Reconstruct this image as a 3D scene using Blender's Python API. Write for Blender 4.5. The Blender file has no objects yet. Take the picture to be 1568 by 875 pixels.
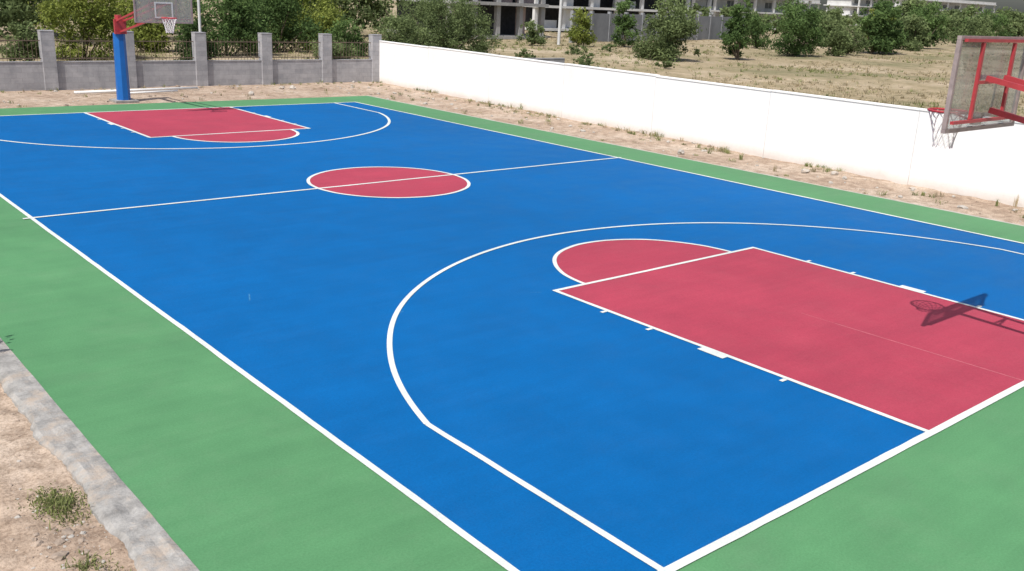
import bpy, math, random
import numpy as np
from mathutils import Vector, Matrix, noise
random.seed(7); rng=np.random.default_rng(7)
S=bpy.context.scene
COL=S.collection
S.view_settings.view_transform='Standard'; S.view_settings.look='None'; S.view_settings.exposure=0

# ---------------------------------------------------------------- materials
def base(name):
    m=bpy.data.materials.new(name); m.use_nodes=True
    nt=m.node_tree; return m,nt,nt.nodes['Principled BSDF']
def N(nt,t,**k):
    n=nt.nodes.new(t)
    for a,b in k.items(): setattr(n,a,b)
    return n
def rgba(c): return (c[0],c[1],c[2],1)
def noise_n(nt,scale,detail=4,rough=.55,vec=None):
    n=N(nt,'ShaderNodeTexNoise'); n.inputs['Scale'].default_value=scale; n.inputs['Detail'].default_value=detail; n.inputs['Roughness'].default_value=rough
    if vec is not None: nt.links.new(vec,n.inputs['Vector'])
    return n.outputs['Fac']
def ramp(nt,fac,stops):
    r=N(nt,'ShaderNodeValToRGB'); e=r.color_ramp.elements
    while len(e)<len(stops): e.new(.5)
    for i,(p,c) in enumerate(stops): e[i].position=p; e[i].color=rgba(c)
    nt.links.new(fac,r.inputs[0]); return r.outputs[0]
def mix(nt,fac,a,b,mode='MIX'):
    n=N(nt,'ShaderNodeMix',data_type='RGBA',blend_type=mode)
    for s,v in ((n.inputs[0],fac),(n.inputs[6],a),(n.inputs[7],b)):
        if isinstance(v,(int,float)): s.default_value=v
        elif isinstance(v,tuple): s.default_value=rgba(v)
        else: nt.links.new(v,s)
    return n.outputs[2]
def bump(nt,bs,h,strength,dist=.01):
    b=N(nt,'ShaderNodeBump'); b.inputs['Strength'].default_value=strength; b.inputs['Distance'].default_value=dist
    nt.links.new(h,b.inputs['Height']); nt.links.new(b.outputs[0],bs.inputs['Normal'])
def simple(name,col,rough=.7,var=.15,scale=3,fine=40,bmp=0,metal=0,spec=.3,dirt=None):
    m,nt,bs=base(name); g=N(nt,'ShaderNodeNewGeometry').outputs['Position']
    n1=noise_n(nt,scale,6,.6,g); n2=noise_n(nt,fine,3,.6,g)
    lo=tuple(c*(1-var) for c in col); hi=tuple(c*(1+var) for c in col)
    c=ramp(nt,n1,[(.3,lo),(.7,hi)])
    c2=ramp(nt,n2,[(.3,(1-var*.6,)*3),(.7,(1,)*3)])
    c=mix(nt,1.0,c,c2,'MULTIPLY')
    if dirt:
        n3=noise_n(nt,dirt[0],8,.75,g); c=mix(nt,ramp(nt,n3,[(.5,(0,0,0)),(.66,(.8,.8,.8))]),c,dirt[1])
    nt.links.new(c,bs.inputs['Base Color'])
    bs.inputs['Roughness'].default_value=rough; bs.inputs['Metallic'].default_value=metal
    bs.inputs['Specular IOR Level'].default_value=spec
    if bmp: bump(nt,bs,n2,bmp)
    return m
def court_paint(name,col,dust=.10,spec=.14):
    m,nt,bs=base(name); g=N(nt,'ShaderNodeNewGeometry').outputs['Position']
    big=noise_n(nt,.16,4,.55,g); mid=noise_n(nt,1.3,6,.65,g); fine=noise_n(nt,48,5,.8,g)
    mp=N(nt,'ShaderNodeMapping'); nt.links.new(g,mp.inputs[0]); mp.inputs['Scale'].default_value=(.35,5,1); mp.inputs['Rotation'].default_value=(0,0,.04)
    streak=noise_n(nt,1.0,6,.65,mp.outputs[0])
    c=ramp(nt,big,[(.3,tuple(x*.91 for x in col)),(.7,tuple(x*1.08 for x in col))])
    c=mix(nt,1.0,c,ramp(nt,mid,[(.3,(.92,)*3),(.7,(1.04,)*3)]),'MULTIPLY')
    c=mix(nt,1.0,c,ramp(nt,streak,[(.3,(.945,)*3),(.7,(1.035,)*3)]),'MULTIPLY')
    c=mix(nt,1.0,c,ramp(nt,fine,[(.3,(.80,)*3),(.7,(1.12,)*3)]),'MULTIPLY')
    d=N(nt,'ShaderNodeMath',operation='MULTIPLY'); nt.links.new(ramp(nt,noise_n(nt,.9,9,.8,g),[(.48,(0,0,0)),(.85,(1,1,1))]),d.inputs[0]); d.inputs[1].default_value=dust
    c=mix(nt,d.outputs[0],c,(.42,.38,.33))
    nt.links.new(c,bs.inputs['Base Color'])
    nt.links.new(ramp(nt,mid,[(.3,(.55,)*3),(.7,(.75,)*3)]),bs.inputs['Roughness']); bs.inputs['Specular IOR Level'].default_value=spec
    bump(nt,bs,fine,.3,.004)
    return m
M={}
M['green']=court_paint('green_acrylic',(.098,.262,.118),.08)
M['blue']=court_paint('blue_acrylic',(.0005,.112,.345),.015)
M['red']=court_paint('red_acrylic',(.385,.052,.086),.04)
M['line']=court_paint('white_line_paint',(.66,.70,.67),.2)
M['chalk']=simple('chalk_mark',(.55,.17,.20),.9,.25,9,60)
M['scuff']=simple('scuff_mark',(.04,.19,.40),.9,.3,30,60)
M['kerb']=simple('rough_concrete',(.33,.32,.305),.95,.34,5,38,.9,dirt=(2.6,(.42,.34,.27)))
M['edge']=simple('edging_concrete',(.45,.42,.38),.9,.2,3,45,.5,dirt=(1.5,(.44,.35,.27)))
M['rock']=simple('rock',(.34,.27,.215),.9,.3,9,50,.5)
M['redsteel']=simple('red_painted_steel',(.42,.045,.055),.45,.15,6,40,spec=.5)
M['bluepad']=simple('blue_padding',(.006,.13,.46),.45,.08,3,20,spec=.5)
M['alu']=simple('aluminium_frame',(.38,.31,.30),.5,.2,7,40,metal=.2)
M['net']=simple('white_net',(.8,.8,.78),.8,.05)
M['pipe']=simple('white_pipe',(.75,.75,.74),.5,.06)
M['galv']=simple('galvanised_post',(.6,.61,.62),.5,.08)
M['rail']=simple('rusty_railing',(.16,.12,.09),.8,.3,8,40)
M['bark']=simple('bark',(.16,.125,.095),.95,.3,6,30,.5)
M['conc']=simple('bare_concrete',(.36,.355,.35),.9,.15,1.2,12)
M['dark']=simple('painted_interior_shade',(.06,.06,.065),.9,.3)  # shade inside open floors, put into the base colour
M['whitewash']=simple('white_render',(.62,.62,.615),.85,.12,.5,8)
M['greyrender']=simple('grey_render',(.28,.29,.31),.85,.16,.6,8)
M['pink']=simple('pink_render',(.48,.37,.34),.85,.12,.6,8)
M['glassw']=simple('window_glass',(.12,.13,.145),.2,.1,spec=.6)

def wall_white():
    m,nt,bs=base('limewash_wall'); g=N(nt,'ShaderNodeNewGeometry').outputs['Position']
    sp=N(nt,'ShaderNodeSeparateXYZ'); nt.links.new(g,sp.inputs[0])
    mp=N(nt,'ShaderNodeMapping'); nt.links.new(g,mp.inputs[0]); mp.inputs['Scale'].default_value=(1,1,.3)
    n1=noise_n(nt,.9,7,.65,mp.outputs[0]); n2=noise_n(nt,14,5,.7,g)
    c=ramp(nt,n1,[(.25,(.80,.80,.80)),(.6,(.89,.89,.89))])
    c=mix(nt,1.,c,ramp(nt,n2,[(.3,(.95,)*3),(.6,(1,)*3)]),'MULTIPLY')
    a=N(nt,'ShaderNodeMath',operation='MULTIPLY_ADD'); nt.links.new(n1,a.inputs[0]); a.inputs[1].default_value=-.5; nt.links.new(sp.outputs[2],a.inputs[2])
    k=N(nt,'ShaderNodeMath',operation='ADD'); nt.links.new(a.outputs[0],k.inputs[0]); k.inputs[1].default_value=.28
    r=ramp(nt,k.outputs[0],[(.0,(.55,)*3),(.26,(0,0,0))])
    c=mix(nt,r,c,(.54,.46,.38))
    nt.links.new(c,bs.inputs['Base Color']); bs.inputs['Roughness'].default_value=.9; bs.inputs['Specular IOR Level'].default_value=.1
    bump(nt,bs,n2,.4,.012); return m
M['limewash']=wall_white()
def wall_block():
    m,nt,bs=base('cement_block'); g=N(nt,'ShaderNodeNewGeometry').outputs['Position']
    sp=N(nt,'ShaderNodeSeparateXYZ'); nt.links.new(g,sp.inputs[0])
    cb=N(nt,'ShaderNodeCombineXYZ'); nt.links.new(sp.outputs[0],cb.inputs[0]); nt.links.new(sp.outputs[2],cb.inputs[1])
    b=N(nt,'ShaderNodeTexBrick'); nt.links.new(cb.outputs[0],b.inputs['Vector']); b.inputs['Scale'].default_value=1
    b.inputs['Brick Width'].default_value=.4; b.inputs['Row Height'].default_value=.2; b.inputs['Mortar Size'].default_value=.008
    b.inputs['Color1'].default_value=(.34,.345,.37,1); b.inputs['Color2'].default_value=(.41,.41,.435,1); b.inputs['Mortar'].default_value=(.32,.32,.335,1)
    n=noise_n(nt,2.2,7,.7,g)
    c=mix(nt,1.,b.outputs['Color'],ramp(nt,n,[(.3,(.72,)*3),(.7,(1.15,1.13,1.1))]),'MULTIPLY')
    nt.links.new(c,bs.inputs['Base Color']); bs.inputs['Roughness'].default_value=.95; bump(nt,bs,n,.5,.02); return m
M['block']=wall_block()
def ground_mat():
    m,nt,bs=base('sand_and_dry_field'); g=N(nt,'ShaderNodeNewGeometry').outputs['Position']
    at=N(nt,'ShaderNodeAttribute'); at.attribute_name='field'
    a=noise_n(nt,.5,7,.65,g); b=noise_n(nt,4,7,.7,g); f=noise_n(nt,32,5,.75,g)
    sand=ramp(nt,a,[(.3,(.33,.245,.185)),(.5,(.43,.335,.26)),(.7,(.53,.44,.36))])
    sand=mix(nt,1.,sand,ramp(nt,b,[(.32,(.66,.64,.62)),(.6,(1.06,)*3)]),'MULTIPLY')
    sand=mix(nt,1.,sand,ramp(nt,f,[(.32,(.70,.68,.66)),(.55,(1.07,)*3)]),'MULTIPLY')
    fa=noise_n(nt,.07,6,.6,g); fb=noise_n(nt,.6,8,.75,g)
    fld=ramp(nt,fa,[(.35,(.22,.20,.12)),(.5,(.35,.28,.19)),(.65,(.47,.385,.29))])
    fld=mix(nt,1.,fld,ramp(nt,fb,[(.3,(.66,.70,.60)),(.62,(1.10,)*3)]),'MULTIPLY')
    fld=mix(nt,1.,fld,ramp(nt,b,[(.3,(.78,)*3),(.6,(1.06,)*3)]),'MULTIPLY')
    c=mix(nt,at.outputs['Fac'],sand,fld)
    nt.links.new(c,bs.inputs['Base Color']); bs.inputs['Roughness'].default_value=1; bs.inputs['Specular IOR Level'].default_value=.05
    bump(nt,bs,b,.9,.06); return m
M['ground']=ground_mat()
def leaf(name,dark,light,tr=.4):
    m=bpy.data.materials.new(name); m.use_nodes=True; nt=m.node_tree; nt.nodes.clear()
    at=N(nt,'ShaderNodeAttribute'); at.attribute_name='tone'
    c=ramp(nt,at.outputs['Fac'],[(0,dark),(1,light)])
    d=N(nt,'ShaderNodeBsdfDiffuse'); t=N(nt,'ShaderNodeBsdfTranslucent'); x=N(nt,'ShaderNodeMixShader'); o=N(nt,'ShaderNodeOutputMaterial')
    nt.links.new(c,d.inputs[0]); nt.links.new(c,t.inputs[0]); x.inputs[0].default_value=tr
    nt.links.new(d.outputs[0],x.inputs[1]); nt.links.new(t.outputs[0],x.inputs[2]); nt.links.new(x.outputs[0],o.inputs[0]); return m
M['leafA']=leaf('olive_foliage',(.075,.105,.045),(.27,.34,.15))
M['leafB']=leaf('green_foliage',(.05,.09,.035),(.19,.29,.10))
M['leafY']=leaf('yellow_green_foliage',(.10,.14,.03),(.37,.42,.11))
M['leafD']=leaf('dark_foliage',(.02,.04,.017),(.10,.155,.055))
M['weed']=leaf('weed_leaves',(.10,.13,.05),(.30,.33,.13))
M['drygrass']=leaf('dry_grass_blades',(.24,.21,.13),(.54,.45,.30))
def board_mat():
    m=bpy.data.materials.new('acrylic_backboard'); m.use_nodes=True; nt=m.node_tree; nt.nodes.clear()
    g=N(nt,'ShaderNodeNewGeometry').outputs['Position']
    t=N(nt,'ShaderNodeBsdfTransparent'); t.inputs[0].default_value=(.9,.93,.92,1)
    p=N(nt,'ShaderNodeBsdfPrincipled'); p.inputs['Base Color'].default_value=(.48,.48,.45,1); p.inputs['Roughness'].default_value=.12
    r=ramp(nt,noise_n(nt,3,6,.6,g),[(.3,(.34,)*3),(.7,(.50,)*3)])
    x=N(nt,'ShaderNodeMixShader'); nt.links.new(r,x.inputs[0]); o=N(nt,'ShaderNodeOutputMaterial')
    nt.links.new(t.outputs[0],x.inputs[1]); nt.links.new(p.outputs[0],x.inputs[2]); nt.links.new(x.outputs[0],o.inputs[0]); return m
M['board']=board_mat()

# ---------------------------------------------------------------- mesh builder
class MB:
    def __init__(s): s.v=[];s.f=[];s.m=[];s.t=[];s.mats=[]
    def mi(s,k):
        if k not in s.mats: s.mats.append(k)
        return s.mats.index(k)
    def face(s,pts,k,t=.5):
        n=len(s.v); s.v+= [tuple(p) for p in pts]; s.f.append(tuple(range(n,n+len(pts)))); s.m.append(s.mi(k)); s.t.append(t)
    def box(s,c,d,k,rz=0,taper=1.):
        n=len(s.v); cr,sr=math.cos(rz),math.sin(rz)
        for z in (-1,1):
            q=1 if z<0 else taper
            for x,y in ((-1,-1),(1,-1),(1,1),(-1,1)):
                X=x*d[0]/2*q;Y=y*d[1]/2*q
                s.v.append((c[0]+X*cr-Y*sr,c[1]+X*sr+Y*cr,c[2]+z*d[2]/2))
        for f in ((3,2,1,0),(4,5,6,7),(0,1,5,4),(1,2,6,5),(2,3,7,6),(3,0,4,7)):
            s.f.append(tuple(n+i for i in f)); s.m.append(s.mi(k)); s.t.append(.5)
    def tube(s,p0,p1,r0,r1,k,n=8,cap=True):
        p0=Vector(p0);p1=Vector(p1);d=(p1-p0).normalized()
        a=d.cross(Vector((0,0,1)))
        if a.length<1e-3: a=Vector((1,0,0))
        a.normalize(); b=d.cross(a); b0=len(s.v)
        for p,r in ((p0,r0),(p1,r1)):
            for i in range(n):
                t=2*math.pi*(i+.5)/n
                s.v.append(tuple(p+a*(math.cos(t)*r)+b*(math.sin(t)*r)))
        for i in range(n):
            j=(i+1)%n; s.f.append((b0+i,b0+j,b0+n+j,b0+n+i)); s.m.append(s.mi(k)); s.t.append(.5)
        if cap:
            s.f.append(tuple(b0+i for i in range(n))[::-1]); s.f.append(tuple(b0+n+i for i in range(n)))
            s.m+=[s.mi(k)]*2; s.t+=[.5]*2
    def leaves(s,P,size,k,tone):
        n=len(P); A=rng.normal(size=(n,3)); A/=np.linalg.norm(A,axis=1)[:,None]
        B=rng.normal(size=(n,3)); B-=A*np.sum(A*B,1)[:,None]; B/=np.linalg.norm(B,axis=1)[:,None]
        Ln=size*(.6+.9*rng.random(n))[:,None]; Wd=Ln*.45
        b0=len(s.v); q=np.stack([P-A*Ln,P+B*Wd,P+A*Ln,P-B*Wd],1).reshape(-1,3)
        s.v+=[tuple(x) for x in q.tolist()]
        mi=s.mi(k)
        s.f+=[(b0+4*i,b0+4*i+1,b0+4*i+2,b0+4*i+3) for i in range(n)]; s.m+=[mi]*n; s.t+=list(tone)
    def build(s,name,parent=None,smooth=False):
        me=bpy.data.meshes.new(name); me.from_pydata(s.v,[],s.f)
        for k in s.mats: me.materials.append(M[k])
        me.polygons.foreach_set('material_index',s.m)
        a=me.attributes.new('tone','FLOAT','FACE'); a.data.foreach_set('value',[float(x) for x in s.t])
        if smooth: me.polygons.foreach_set('use_smooth',[True]*len(s.f))
        me.update(); o=bpy.data.objects.new(name,me); COL.objects.link(o)
        if parent: o.parent=parent
        return o
def empty(name,loc=(0,0,0)):
    e=bpy.data.objects.new(name,None); COL.objects.link(e); e.empty_display_size=.3; return e

# ---------------------------------------------------------------- court
W,L=15.13,28.15; m=W/2
KH,KL,RC=2.45,5.8,1.82; D3,R3,HY=.93,6.83,1.54; LW=.068
XG0,XG1,YG0,YG1=-1.88,16.85,-2.3,30.05
court=empty('basketball_court')
b=MB(); b.box(((XG0+XG1)/2,(YG0+YG1)/2,-.1),(XG1-XG0,YG1-YG0,.2),'green'); b.build('green_surround',court)
b=MB(); b.face([(0,0,.004),(W,0,.004),(W,L,.004),(0,L,.004)],'blue'); b.build('blue_playing_surface',court)
b=MB(); z=.008
def disc(b,cx,cy,r,z,k,a0=0,a1=2*math.pi,n=96):
    pts=[(cx+r*math.cos(a0+(a1-a0)*i/n),cy+r*math.sin(a0+(a1-a0)*i/n),z) for i in range(n if a1-a0>6.2 else n+1)]
    b.face(pts,k)
b.face([(m-KH,0,z),(m+KH,0,z),(m+KH,KL,z),(m-KH,KL,z)],'red'); disc(b,m,KL,RC,z,'red',0,math.pi)
b.face([(m-KH,L-KL,z),(m+KH,L-KL,z),(m+KH,L,z),(m-KH,L,z)],'red'); disc(b,m,L-KL,RC,z,'red',math.pi,2*math.pi)
disc(b,m,L/2,RC,z,'red'); b.build('red_key_areas',court)
b=MB()
def seg(x0,y0,x1,y1,w=LW,z=.012,k='line'):
    d=Vector((x1-x0,y1-y0,0)); ln=d.length; nn=Vector((-d.y,d.x,0)).normalized(); n=max(1,int(ln/.3)); pr=None
    for i in range(n+1):
        t=i/n; c=Vector((x0,y0,z))+d*t; o=0
        if w>.03 and ln>3: o=noise.noise(Vector((c.x*.5,c.y*.5,3)))*.012
        a=w/2-o+noise.noise(Vector((c.x*3,c.y*3,1)))*.006 if w>.03 else w/2
        bb=w/2+o+noise.noise(Vector((c.x*3,c.y*3,8)))*.006 if w>.03 else w/2
        r=(c-nn*a,c+nn*bb)
        if pr: b.face([pr[0],r[0],r[1],pr[1]],k)
        pr=r
def arc(cx,cy,r,a0,a1,n=120,z=.0125,w=LW):
    def q(t): return r+noise.noise(Vector((math.cos(t)*4,math.sin(t)*4,cy)))*.012
    for i in range(n):
        t0=a0+(a1-a0)*i/n;t1=a0+(a1-a0)*(i+1)/n; r0,r1=q(t0),q(t1)
        b.face([(cx+(r0-w/2)*math.cos(t0),cy+(r0-w/2)*math.sin(t0),z),(cx+(r0+w/2)*math.cos(t0),cy+(r0+w/2)*math.sin(t0),z),
                (cx+(r1+w/2)*math.cos(t1),cy+(r1+w/2)*math.sin(t1),z),(cx+(r1-w/2)*math.cos(t1),cy+(r1-w/2)*math.sin(t1),z)],'line')
h=LW/2
seg(0,-h,0,L+h,.07,.012); seg(W,-h,W,L+h,.085,.012)
seg(h,0,W-h,0,.085,.0124); seg(h,L,W-h,L,.085,.0124)
seg(-.14,L/2,W+.1,L/2,.08,.013)
for s,y0 in ((1,0),(-1,L)):
    Y=lambda t: y0+s*t
    lw=LW if s>0 else .09
    for sx in (-1,1):
        x=m+sx*KH
        seg(x,Y(0),x,Y(KL),lw,.0118)
        for t in (1.75,3.85,4.7): seg(x+sx*.04,Y(t),x+sx*.14,Y(t),.055,.0116)
        seg(x+sx*.08,Y(2.6),x+sx*.08,Y(3.0),.11,.0116)
        x3=m+sx*(m-D3); ty=HY+math.sqrt(R3**2-(m-D3)**2)
        seg(x3,Y(0),x3,Y(ty),lw,.0118)
    seg(m-KH-h,Y(KL),m+KH+h,Y(KL),lw,.0122)
    th=math.asin((ty-HY)/R3)
    if s>0: arc(m,HY,R3,th,math.pi-th,140,.0122,lw); arc(m,KL,RC,0,math.pi,80,.0126,lw)
    else: arc(m,L-HY,R3,-math.pi+th,-th,140,.0122,lw); arc(m,L-KL,RC,-math.pi,0,80,.0126,lw)
arc(m,L/2,RC,0,2*math.pi,110,.0126,.075)
b.build('painted_lines',court)
b=MB(); seg(7.52,.06,7.45,2.55,.014,.0092,'chalk'); seg(7.45,2.55,7.44,3.1,.007,.0092,'chalk')
seg(1.18,7.75,1.30,8.02,.018,.0052,'scuff'); seg(2.6,6.2,2.70,6.23,.014,.0052,'scuff'); seg(4.75,5.95,4.9,5.86,.012,.0052,'scuff')
b.build('chalk_and_scuff_marks',court)

# kerbs
def kerb(name,x0,x1,y0,y1,z,k,step,j):
    bm=MB(); n=int((y1-y0)/step); rows=[]
    for i in range(n+1):
        y=y0+(y1-y0)*i/n
        o=[noise.noise(Vector((y*2.3,3.1*q,x0)))*j+noise.noise(Vector((y*9,5.1*q,x0)))*j*.6 for q in range(8)]
        e=noise.noise(Vector((y*1.1,0,5)))*.05+noise.noise(Vector((y*4,0,2)))*.03
        r=[(x0+o[0]-.05+e,y,-.25),(x0+o[0]+e,y,z-.045+o[1]*.3),(x0+.035+o[0]*.6+e,y,z-.01+o[2]*.35)]
        for q,f in enumerate((.35,.6,.82)): r.append((x0+(x1-x0)*f,y,z+o[3+q]*.36))
        r+=[(x1,y,z+o[6]*.15),(x1,y,-.25)]
        rows.append(r)
    for i in range(n):
        for q in range(7): bm.face([rows[i][q],rows[i][q+1],rows[i+1][q+1],rows[i+1][q]],k)
    return bm.build(name)
kerb('concrete_kerb',-2.19,XG0-.003,-2.3,33,.014,'kerb',.035,.05)
def edging(name,pts,w):
    bm=MB(); (x0,y0),(x1,y1)=pts; n=int(math.hypot(x1-x0,y1-y0)/.15)
    d=Vector((x1-x0,y1-y0,0)).normalized(); nn=Vector((d.y,-d.x,0)); pr=None
    for i in range(n+1):
        t=i/n; x=x0+(x1-x0)*t;y=y0+(y1-y0)*t; o=noise.noise(Vector((i*.2,0,x0)))*.06
        r=[Vector((x,y,-.006)),Vector((x,y,-.006))+nn*(w+o),Vector((x,y,-.2))+nn*(w+o+.02)]
        if pr:
            for q in range(2): bm.face([pr[q],pr[q+1],r[q+1],r[q]],'edge')
        pr=r
    bm.build(name)
edging('concrete_edging',((XG1+.003,YG0),(XG1+.003,YG1+.15)),.13)
edging('concrete_edging',((XG1,YG1+.003),(XG0,YG1+.003)),-.13)

# ---------------------------------------------------------------- ground
def wallx(y): return 19.45+(y-5)*.054
def gh(x,y):
    if XG0-.25<x<XG1+.05 and YG0-.05<y<YG1+.05: return -.14
    n=noise.noise(Vector((x*.35,y*.35,0)))*.05+noise.noise(Vector((x*1.7,y*1.7,4)))*.025
    if -5<x<-1.5: n+=noise.noise(Vector((x*5,y*5,9)))*.026+noise.noise(Vector((x*13,y*13,2)))*.011
    if x>16.9 and x<21: n+=noise.noise(Vector((x*3,y*3,2)))*.03
    z=-.05+n
    if x>wallx(y)+.3 or y>37: z+=noise.noise(Vector((x*.05,y*.05,7)))*.35-.05
    return z
def axis(parts):
    r=[]
    for a,bb,st in parts: r+=list(np.arange(a,bb,st))
    return r
xs=[-700,-400,-200,-100,-50]+axis([(-30,-8,2),(-8,-3.6,.4),(-3.6,-1.8,.04),(-1.8,16.4,1.3),(16.4,21.6,.13),(21.6,60,1.),(60,140,4)])+[150,200,300,450,650,900]
ys=[-600,-300,-100,-40]+axis([(-20,-4,2),(-4,1.5,.4),(1.5,8.5,.05),(8.5,29.5,.3),(29.5,37,.2),(37,90,1.2),(90,160,6)])+[170,220,300,450,650,900]
nx,ny=len(xs),len(ys)
V=[(x,y,gh(x,y)) for y in ys for x in xs]
F=[(j*nx+i,j*nx+i+1,(j+1)*nx+i+1,(j+1)*nx+i) for j in range(ny-1) for i in range(nx-1)]
me=bpy.data.meshes.new('ground'); me.from_pydata(V,[],F); me.materials.append(M['ground'])
a=me.attributes.new('field','FLOAT','POINT'); a.data.foreach_set('value',[1.0 if (v[0]>wallx(v[1])+.05 or v[1]>36) else 0.0 for v in V])
me.polygons.foreach_set('use_smooth',[True]*len(F)); g=bpy.data.objects.new('ground',me); COL.objects.link(g)

# ---------------------------------------------------------------- walls
b=MB()
P0=Vector((wallx(-25),-25,0));P1=Vector((wallx(36.0),36.0,0)); n=13
d=(P1-P0)/n; rz=math.atan2(d.y,d.x)-math.pi/2
for i in range(n):
    c=P0+d*(i+.5); hgt=1.87+.035*noise.noise(Vector((i*1.3,0,0)))
    b.box((c.x,c.y,hgt/2-.2),(.16,d.length-.012,hgt+.4),'limewash',rz)
    b.box((c.x,c.y,hgt+.02),(.20,d.length-.008,.04),'limewash',rz)
for i in range(n+1):
    c=P0+d*i; b.box((c.x+.1,c.y,.84),(.22,.22,1.96),'limewash',rz)
b.build('white_boundary_wall')
gw=empty('grey_block_wall'); b=MB(); YW=35.9
b.box((-5+12.8,YW,.38),(51.2-.01,.2,1.2),'block')
b.box((7.8,YW,.995),(51.2,.24,.03),'block')
b.build('wall_body',gw)
b=MB(); pil=[20.9]+[18.2-3.*i for i in range(13)]
for x in pil: b.box((x,YW-.02,1.04),(.48,.38,2.2),'block'); b.box((x,YW-.02,2.155),(.5,.4,.03),'block')
b.build('pillars',gw)
b=MB()
for i in range(len(pil)-1):
    x1,x0=pil[i]-.24,pil[i+1]+.24
    for zz in (1.12,1.78): b.box(((x0+x1)/2,YW,zz),(x1-x0,.03,.035),'rail')
    k=int((x1-x0)/.14)
    for q in range(1,k):
        if random.random()<.9: b.tube((x0+(x1-x0)*q/k,YW,1.01),(x0+(x1-x0)*q/k,YW,1.88),.009,.009,'rail',4,False)
b.build('railing',gw)

# ---------------------------------------------------------------- hoops
def hoop(cx,y0,s,padw):
    e=empty('basketball_hoop'); Y=lambda t:y0+s*t
    yb=1.2
    b=MB(); b.box((cx,Y(yb),3.425),(1.76,.014,1.01),'board'); b.build('backboard_panel',e)
    b=MB()
    for zz in (2.9,3.95): b.box((cx,Y(yb-.005),zz),(1.86,.05,.045),'alu')
    for sx in (-1,1): b.box((cx+sx*.908,Y(yb-.005),3.425),(.045,.05,1.0),'alu')
    b.build('backboard_frame',e)
    b=MB(); yy=Y(yb+.012)
    for zz in (3.05,3.5): b.box((cx,yy,zz),(.59,.004,.05),'line')
    for sx in (-1,1): b.box((cx+sx*.27,yy,3.275),(.05,.004,.398),'line')
    b.build('target_rectangle',e)
    b=MB(); yr=Y(yb-.06)
    for zz in (3.0,3.925): b.box((cx,yr,zz),(1.74,.04,.035),'redsteel')
    b.box((cx,yr,3.45),(.87,.04,.035),'redsteel')
    for xx in (-.42,.42): b.box((cx+xx,yr,3.4625),(.045,.035,.88),'redsteel')
    for sx in (-1,1):
        b.tube((cx+sx*.24,Y(yb-.09),3.5),(cx+sx*.12,Y(-3.0),2.75),.042,.042,'redsteel',4)
    b.tube((cx,Y(yb-.09),3.12),(cx,Y(-3.0),2.38),.045,.045,'redsteel',4)
    for t in (.55,-1.2):
        zt=3.5-(yb-.09-t)*.75/4.11; wv=.24-.029*(1.1-t)
        b.tube((cx-wv,Y(t),zt),(cx+wv,Y(t),zt),.025,.025,'redsteel',4)
        for sx in (-1,1): b.tube((cx+sx*wv,Y(t),zt),(cx,Y(t),zt-.38),.022,.022,'redsteel',4)
    b.tube((cx,Y(-3.15),2.3),(cx,Y(-3.15),2.95),.12,.12,'redsteel',8)
    b.box((cx,Y(-3.02),2.56),(.4,.12,.5),'redsteel')
    b.build('support_arms',e)
    b=MB(); b.tube((cx,Y(-3.2),-.15),(cx,Y(-3.2),2.33),padw*.54,padw*.46,'bluepad',8)
    b.box((cx,Y(-3.2),-.03),(.8,.8,.07),'kerb')
    b.build('padded_pole',e,False)
    b=MB(); rc=(cx,Y(1.575+.03)); zr=3.05; n=28; r=.232
    for i in range(n):
        t0=2*math.pi*i/n;t1=2*math.pi*(i+1)/n
        b.tube((rc[0]+r*math.cos(t0),rc[1]+r*math.sin(t0),zr),(rc[0]+r*math.cos(t1),rc[1]+r*math.sin(t1),zr),.016,.016,'redsteel',6,False)
    b.box((cx,Y(yb+.05),3.0),(.16,.07,.14),'redsteel')
    for sx in (-1,1): b.tube((cx+sx*.07,Y(yb+.08),2.98),(cx+sx*.16,Y(yb+.24),3.04),.012,.012,'redsteel',6)
    b.build('ring',e,True)
    b=MB(); rows=[(3.04,.225),(2.95,.195),(2.86,.16),(2.77,.135),(2.68,.12),(2.6,.115)]; ns=12
    P=lambda k,i:(rc[0]+rows[k][1]*math.cos(2*math.pi*(i+(k%2)*.5)/ns),rc[1]+rows[k][1]*math.sin(2*math.pi*(i+(k%2)*.5)/ns),rows[k][0])
    for k in range(len(rows)-1):
        for i in range(ns):
            b.tube(P(k,i),P(k+1,i),.0075,.0075,'net',4,False)
            b.tube(P(k,i),P(k+1,i+1 if k%2 else i-1),.0075,.0075,'net',4,False)
    b.build('net',e)
hoop(m+.1,0,1,.44)
hoop(m-.13,L,-1,.44)

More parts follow.
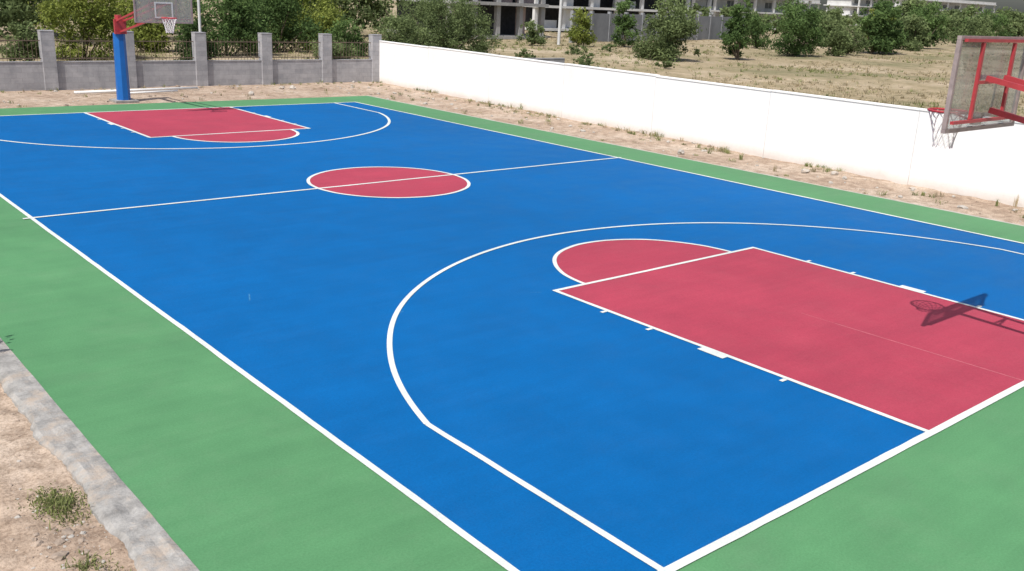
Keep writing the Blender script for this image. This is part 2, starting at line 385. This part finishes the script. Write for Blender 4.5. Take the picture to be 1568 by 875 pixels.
# ---------------------------------------------------------------- vegetation
def clumps(b,cs,nleaf,size,k,zmin=.0):
    zs=[c[2] for c,_ in cs]; z0,z1=min(zs),max(zs)+.01
    vol=sum(r**2 for _,r in cs)
    for c,r in cs:
        n=max(8,int(nleaf*r*r/vol)); D=rng.normal(size=(n,3)); D/=np.linalg.norm(D,axis=1)[:,None]
        rr=r*(rng.random(n)**.5)*(1+.28*rng.normal(size=n))
        P=np.array(c)+D*rr[:,None]*np.array([1,1,.85])
        P=P[P[:,2]>zmin]
        if len(P)==0: continue
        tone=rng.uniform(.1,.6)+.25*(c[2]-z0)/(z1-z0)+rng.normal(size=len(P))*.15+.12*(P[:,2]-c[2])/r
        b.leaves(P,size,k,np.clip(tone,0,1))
def shrub(x,y,w,h,k,nleaf=5000,size=.11,name='shrub',trunk=False,dens=34,low=.06):
    b=MB(); cs=[]
    lob=[(random.uniform(0,6.28),random.uniform(.25,.6),random.uniform(.6,1.05)) for _ in range(5)]
    for i in range(dens):
        la,lr,lh=random.choice(lob)
        a=random.uniform(0,2*math.pi); q=math.sqrt(random.random())*.6; t=random.random()
        lim=(1-.5*abs(t-.35)*1.2)
        px=x+(math.cos(la)*lr+math.cos(a)*q)*w/2*.95*lim; py=y+(math.sin(la)*lr+math.sin(a)*q)*w/2*.75*lim
        zc=h*lh*(low+(.92-low)*t)
        r=min(w,h*1.3)*random.uniform(.08,.19)
        cs.append(((px,py,zc),r))
        if i%3==0: b.tube((x+random.uniform(-.2,.2)*w*.3,y,-.1),(px,py,zc),.03*h/3,.010,'bark',4,False)
    for i in range(int(dens*1.5)):
        la,lr,lh=random.choice(lob)
        a=random.uniform(0,2*math.pi); t=random.uniform(.2,1.05)
        cs.append(((x+(math.cos(la)*lr*.6+math.cos(a)*random.uniform(.4,.75)*(1.15-.55*t))*w/2,y+(math.sin(la)*lr*.6+math.sin(a)*.6*(1.1-.5*t))*w/2,h*lh*t),min(w,h)*random.uniform(.03,.075)))
    if trunk: b.tube((x,y,-.1),(x,y,h*.5),.10,.06,'bark',7,False)
    clumps(b,cs,nleaf,size,k); return b.build(name)
def tree(x,y,cz,rad,h,k,nleaf,size=.1,lean=(0,0)):
    b=MB(); top=Vector((x+lean[0],y+lean[1],cz)); mid=Vector((x+lean[0]*.3,y,cz*.5))
    b.tube((x,y,-.1),mid,.16,.12,'bark',8,False); b.tube(mid,top,.12,.07,'bark',8,False); cs=[]
    for i in range(46):
        D=Vector((random.gauss(0,1),random.gauss(0,1),random.gauss(0,1))).normalized()*random.random()**.4
        c=Vector((top.x+D.x*rad,top.y+D.y*rad,cz+(h-cz)*.5+D.z*(h-cz)*.5))
        cs.append((tuple(c),rad*random.uniform(.12,.26)))
        if i%3==0: b.tube(top if i%2 else mid,c,.05,.015,'bark',5,False)
    clumps(b,cs,nleaf,size,k); return b.build('tree')
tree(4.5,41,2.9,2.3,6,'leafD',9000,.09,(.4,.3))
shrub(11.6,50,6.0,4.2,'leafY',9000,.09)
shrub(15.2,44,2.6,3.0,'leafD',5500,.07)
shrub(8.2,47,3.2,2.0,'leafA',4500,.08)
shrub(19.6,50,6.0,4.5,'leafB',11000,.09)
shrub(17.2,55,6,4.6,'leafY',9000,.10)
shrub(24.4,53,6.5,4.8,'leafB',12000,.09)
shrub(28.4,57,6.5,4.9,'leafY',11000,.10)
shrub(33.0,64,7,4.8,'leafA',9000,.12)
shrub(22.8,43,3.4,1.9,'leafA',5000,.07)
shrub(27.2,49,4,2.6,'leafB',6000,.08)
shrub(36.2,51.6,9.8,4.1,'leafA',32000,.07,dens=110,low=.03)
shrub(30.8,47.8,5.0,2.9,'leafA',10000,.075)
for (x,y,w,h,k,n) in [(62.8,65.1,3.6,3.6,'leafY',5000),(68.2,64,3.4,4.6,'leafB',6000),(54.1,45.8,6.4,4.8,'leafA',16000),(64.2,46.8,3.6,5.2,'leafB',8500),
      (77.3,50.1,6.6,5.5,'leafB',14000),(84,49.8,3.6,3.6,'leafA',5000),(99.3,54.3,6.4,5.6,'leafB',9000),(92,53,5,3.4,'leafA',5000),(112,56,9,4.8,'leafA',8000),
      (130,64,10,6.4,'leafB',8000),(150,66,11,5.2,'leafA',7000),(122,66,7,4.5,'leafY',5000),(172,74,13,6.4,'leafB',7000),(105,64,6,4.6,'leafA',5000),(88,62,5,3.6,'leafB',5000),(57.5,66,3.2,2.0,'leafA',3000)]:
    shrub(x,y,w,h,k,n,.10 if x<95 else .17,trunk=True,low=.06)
for (x,y,w,h) in [(40,41,2.2,.6),(44,45,2.5,.7),(47,40,2.0,.5),(50,52,3,.9),(38,44,1.6,.6),(57,55,2.5,.7),(42,49,2.2,.7)]:
    shrub(x,y,w,h,'leafA',1500,.06,dens=12,low=.1)
def tree_mass(name,path,n,hr,k,nleaf,size):
    b=MB(); cs=[]
    for i in range(n):
        t=random.random()*(len(path)-1); j=int(t); f=t-j
        x=path[j][0]*(1-f)+path[j+1][0]*f+random.gauss(0,3.0); y=path[j][1]*(1-f)+path[j+1][1]*f+random.gauss(0,3.0)
        hh=random.uniform(*hr)*(0.75+.5*noise.noise(Vector((x*.08,y*.08,1))))
        for q in range(7):
            cs.append(((x+random.gauss(0,1.1),y+random.gauss(0,1.1),hh*random.uniform(.1,.95)),hh*random.uniform(.12,.24)))
    clumps(b,cs,nleaf,size,k); b.build(name)
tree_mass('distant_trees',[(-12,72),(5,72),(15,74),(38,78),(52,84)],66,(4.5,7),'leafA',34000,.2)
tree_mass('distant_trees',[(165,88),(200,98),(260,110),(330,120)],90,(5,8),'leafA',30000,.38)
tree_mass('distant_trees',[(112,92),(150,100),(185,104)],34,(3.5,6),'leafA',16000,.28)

# grasses
def blades(b,x,y,z,h,n,k,spread,w,tone,seg2=True):
    for i in range(n):
        a=random.uniform(0,2*math.pi); l=random.uniform(.1,1)*spread; hh=h*random.uniform(.5,1.1)
        bx=x+random.gauss(0,spread*.25); by=y+random.gauss(0,spread*.25)
        pa=a+math.pi/2+random.uniform(-.6,.6); wx,wy=math.cos(pa)*w,math.sin(pa)*w
        tx,ty=bx+math.cos(a)*l,by+math.sin(a)*l; mx,my=bx+(tx-bx)*.35,by+(ty-by)*.35
        t=min(1,max(0,tone+random.gauss(0,.18)))
        if seg2:
            b.face([(bx-wx*.5,by-wy*.5,z),(bx+wx*.5,by+wy*.5,z),(mx+wx*.5,my+wy*.5,z+hh*.65),(mx-wx*.5,my-wy*.5,z+hh*.65)],k,t)
            b.face([(mx-wx*.5,my-wy*.5,z+hh*.65),(mx+wx*.5,my+wy*.5,z+hh*.65),(tx,ty,z+hh)],k,t)
        else: b.face([(bx-wx*.5,by-wy*.5,z),(bx+wx*.5,by+wy*.5,z),(tx,ty,z+hh)],k,t)
b=MB(); cnt=0
while cnt<13000:
    th=random.uniform(math.radians(2),math.radians(76)); s=26+110*random.random()**1.5
    x=-4+s*math.cos(th); y=-4+s*math.sin(th)
    if x<wallx(y)+.4 and y<36.6: continue
    if x<wallx(36)+.5 and y<36.8: continue
    dn=noise.noise(Vector((x*.12,y*.12,3)))
    if dn<-.04 and random.random()<.85: continue
    g2=noise.noise(Vector((x*.06,y*.06,11)))+(.28 if (y>28 and x<62) else -.02)
    k='weed' if (g2>.10 and random.random()<.65) or random.random()<.04 else 'drygrass'
    blades(b,x,y,gh(x,y)-.02,random.uniform(.08,.30),7,k,.34,.03+s*.0005,random.uniform(.2,1),False); cnt+=1
b.build('dry_field_grass')
b=MB()
for i in range(420):
    y=random.uniform(-2,35.3); x=wallx(y)-.15-abs(random.gauss(0,.45)) if random.random()<.7 else random.uniform(17.1,wallx(y)-.2)
    if noise.noise(Vector((x*.5,y*.5,5)))<-.08: continue
    blades(b,x,y,gh(x,y)-.01,random.uniform(.04,.20)*(1.7 if random.random()<.12 else 1),random.randint(10,26),random.choice(['weed','weed','drygrass']),random.uniform(.08,.30),.012,random.uniform(.2,.9))
for i in range(90):
    x=random.uniform(0,20); y=35.7-abs(random.gauss(0,.35)) if random.random()<.6 else random.uniform(30.5,35.5)
    blades(b,x,y,gh(x,y)-.01,random.uniform(.05,.16),10,random.choice(['weed','drygrass']),.16,.014,random.uniform(.3,.9))
b.build('wall_foot_weeds')
b=MB()
for (x,y,n,hh,sp) in [(-2.38,3.66,200,.12,.17),(-2.44,3.88,150,.09,.14),(-2.36,3.42,70,.07,.10),(-2.5,2.7,150,.08,.13),(-2.38,2.52,60,.06,.1),(-2.9,4.5,60,.06,.1),(-2.75,5.6,30,.05,.1)]:
    for q in range(n):
        px,py=x+random.gauss(0,sp*.5),y+random.gauss(0,sp*.65)
        blades(b,px,py,gh(px,py)-.01,hh*random.uniform(.3,1),1,'weed' if random.random()<.85 else 'drygrass',sp*.5,.009,random.uniform(.3,1))
P=np.column_stack([rng.normal(-2.41,.09,900),rng.normal(3.74,.14,900),np.zeros(900)])
for p in P: p[2]=gh(p[0],p[1])+abs(random.gauss(0,.03))
b.leaves(P,.012,'weed',np.clip(rng.normal(.6,.25,900),0,1))
b.build('sand_weeds')
shrub(-3.15,7.6,1.5,2.0,'leafB',3500,.06,dens=40)  # unseen shrub left of frame, added to cast the left-edge shadow

# stones
import bmesh
bm=bmesh.new(); bmesh.ops.create_icosphere(bm,subdivisions=2,radius=1); bm.verts.index_update()
ICO=([tuple(v.co) for v in bm.verts],[tuple(v.index for v in f.verts) for f in bm.faces]); bm.free()
def rock(b,x,y,z,r,k='rock'):
    n0=len(b.v)
    sx,sy,sz=random.uniform(.7,1.3),random.uniform(.7,1.3),random.uniform(.45,.8); o=random.random()*100; a=random.random()*6
    for v in ICO[0]:
        q=1+.5*noise.noise(Vector((v[0]*1.5+o,v[1]*1.5,v[2]*1.5)))
        X,Y=v[0]*sx*q,v[1]*sy*q
        b.v.append((x+r*(X*math.cos(a)-Y*math.sin(a)),y+r*(X*math.sin(a)+Y*math.cos(a)),z+r*v[2]*sz*q))
    mi=b.mi(k)
    for f in ICO[1]: b.f.append(tuple(n0+i for i in f)); b.m.append(mi); b.t.append(.5)
b=MB()
for i in range(620):
    y=random.uniform(1.5,8.5); x=random.uniform(-3.6,-2.2)
    if random.random()<.4: x,y=-2.5+random.gauss(0,.16),3.15+random.gauss(0,.35)
    r=.005+.02*random.random()**4; rock(b,x,y,gh(x,y),r,random.choice(['rock','rock','rock','edge']))
for (x,y,r) in [(-2.47,3.26,.05),(-2.56,3.14,.04),(-2.62,2.95,.05),(-2.42,3.08,.03),(-2.7,3.2,.04)]: rock(b,x,y,gh(x,y),r,'rock')
b.build('gravel',None,False)
b=MB()
for i in range(460):
    if random.random()<.65: y=random.uniform(-2,35); x=random.uniform(17.05,wallx(y)-.1)
    else: x=random.uniform(-1,20); y=random.uniform(30.4,35.6)
    r=.02+.07*random.random()**5; rock(b,x,y,gh(x,y)+r*.2,r,random.choice(['rock','edge','edge']))
for (x,y,r) in [(17.6,13.9,.13),(12.6,31.9,.14),(15.3,33.6,.14),(14.9,33.8,.1),(18.4,10.2,.12),(18.9,9.6,.1)]: rock(b,x,y,gh(x,y)+.05,r,'edge')
b.build('rubble')
b=MB(); b.tube((6.4,33.6,.05),(11.3,34.1,.06),.055,.055,'pipe',10); b.build('white_pipe',None,True)
b=MB(); b.tube((8.0,33.0,.04),(10.2,33.4,.04),.04,.04,'pipe',10); b.build('white_pipe',None,True)
b=MB(); b.tube((15.0,42.5,-.1),(15.0,42.5,6.5),.07,.06,'galv',10); b.box((15,42.5,.02),(.3,.3,.06),'conc'); b.build('utility_post')

# ---------------------------------------------------------------- buildings
def building(name,x0,x1,y0,dep,floors,fh,bays,wallk,colk,open_=False):
    e=empty(name); b=MB(); H=floors*fh
    b.box(((x0+x1)/2,y0+dep*.6,H/2),(x1-x0-1,dep*.7,H-.1),'dark' if open_ else wallk); b.build('core',e)  # open buildings: solid block coloured dark to stand for the shaded interior
    b=MB()
    for f in range(floors+1): b.box(((x0+x1)/2,y0+dep/2-.3,f*fh+.05),(x1-x0+.8,dep+.8,.32),colk)
    b.build('floor_slabs',e)
    b=MB()
    for i in range(bays+1):
        x=x0+(x1-x0)*i/bays
        for f in range(floors): b.box((x,y0,f*fh+fh/2+.05),(.5,.5,fh-.34),colk)
    b.build('columns',e)
    b=MB()
    for f in range(floors):
        for i in range(bays):
            xa=x0+(x1-x0)*i/bays; bw=(x1-x0)/bays; cx=xa+bw/2; zc=f*fh
            if open_:
                if random.random()<.65: b.box((cx+.1,y0+1.2,zc+.75),(bw-.6,.2,1.1),wallk)
                if random.random()<.55: b.box((cx-bw*.22,y0+.9,zc+fh*.5),(bw*.4,.2,fh-.4),wallk)
            else:
                yf=y0+dep*.25-.05
                b.box((cx,yf,zc+1.65),(bw*.35,.06,1.2),'glassw'); b.box((cx,yf-.03,zc+.96),(bw*.40,.16,.08),colk); b.box((cx,yf-.03,zc+2.35),(bw*.40,.2,.08),colk)
                b.box((cx,yf-.045,zc+1.65),(.07,.05,1.19),colk)
    b.build('infill_walls' if open_ else 'windows',e)
    b=MB(); b.box(((x0+x1)/2,y0-.2,H+.7),(x1-x0+.6,.15,.95),wallk); b.build('parapet',e)
building('building_under_construction',55,67.5,76,11,2,3.4,4,'pink','conc',True)
building('concrete_building',86,124,98,14,2,3.1,7,'whitewash','whitewash',True)
building('white_building',140,196,126,16,3,3.3,8,'whitewash','whitewash')
building('white_building',240,300,190,16,2,3.4,7,'whitewash','whitewash')
building('white_building',318,350,185,14,3,3.3,4,'whitewash','whitewash')
building('white_building',372,450,195,16,3,3.5,7,'whitewash','whitewash')
building('pink_house',5.5,13,96,9,1,3.2,3,'pink','whitewash')
b=MB(); A=Vector((66.5,70,0));B=Vector((112,82,0)); n=12; d=(B-A)/n; rz=math.atan2(d.y,d.x)
for i in range(n):
    c=A+d*(i+.5); b.box((c.x,c.y,1.4),(d.length-.42,.2,3.0),'greyrender',rz)
for i in range(n+1):
    c=A+d*i; b.box((c.x,c.y,1.5),(.4,.35,3.25),'greyrender',rz)
b.build('grey_compound_wall')
b=MB(); b.tube((61.0,66,-.1),(61.0,66,7),.16,.12,'galv',10); b.tube((60.2,66,6.3),(61.8,66,6.3),.06,.06,'galv',6); b.build('utility_pole')

# ---------------------------------------------------------------- light
sd=Vector((-.50,-.175,.85)).normalized()
sun=bpy.data.objects.new('sun',bpy.data.lights.new('sun','SUN')); COL.objects.link(sun)
sun.data.energy=4.6; sun.data.angle=math.radians(.5); sun.data.color=(1,.965,.91)
sun.rotation_euler=(-sd).to_track_quat('-Z','Y').to_euler(); sun.location=(0,0,30)
w=bpy.data.worlds.new('World'); S.world=w; w.use_nodes=True; nt=w.node_tree
sk=nt.nodes.new('ShaderNodeTexSky'); sk.sky_type='NISHITA'; sk.sun_disc=False
sk.sun_elevation=math.asin(sd.z); sk.sun_rotation=math.atan2(sd.x,sd.y)%(2*math.pi); sk.dust_density=3
bg=nt.nodes['Background']; nt.links.new(sk.outputs[0],bg.inputs[0]); bg.inputs[1].default_value=.115

# ---------------------------------------------------------------- camera
R=np.array([[0.764039,-0.643626,0.044601],[-0.156488,-0.251944,-0.955006],[0.625904,0.722682,-0.293215]])
cd=bpy.data.cameras.new('camera'); cam=bpy.data.objects.new('camera',cd); COL.objects.link(cam)
mt=Matrix([[R[0][i],-R[1][i],-R[2][i],0] for i in range(3)]+[[0,0,0,1]])
mt.translation=Vector((-4.12594,-3.88145,4.15786)); cam.matrix_world=mt
cd.sensor_width=36; cd.lens=1437.02/1568*36; cd.clip_start=.1; cd.clip_end=3000
S.camera=cam
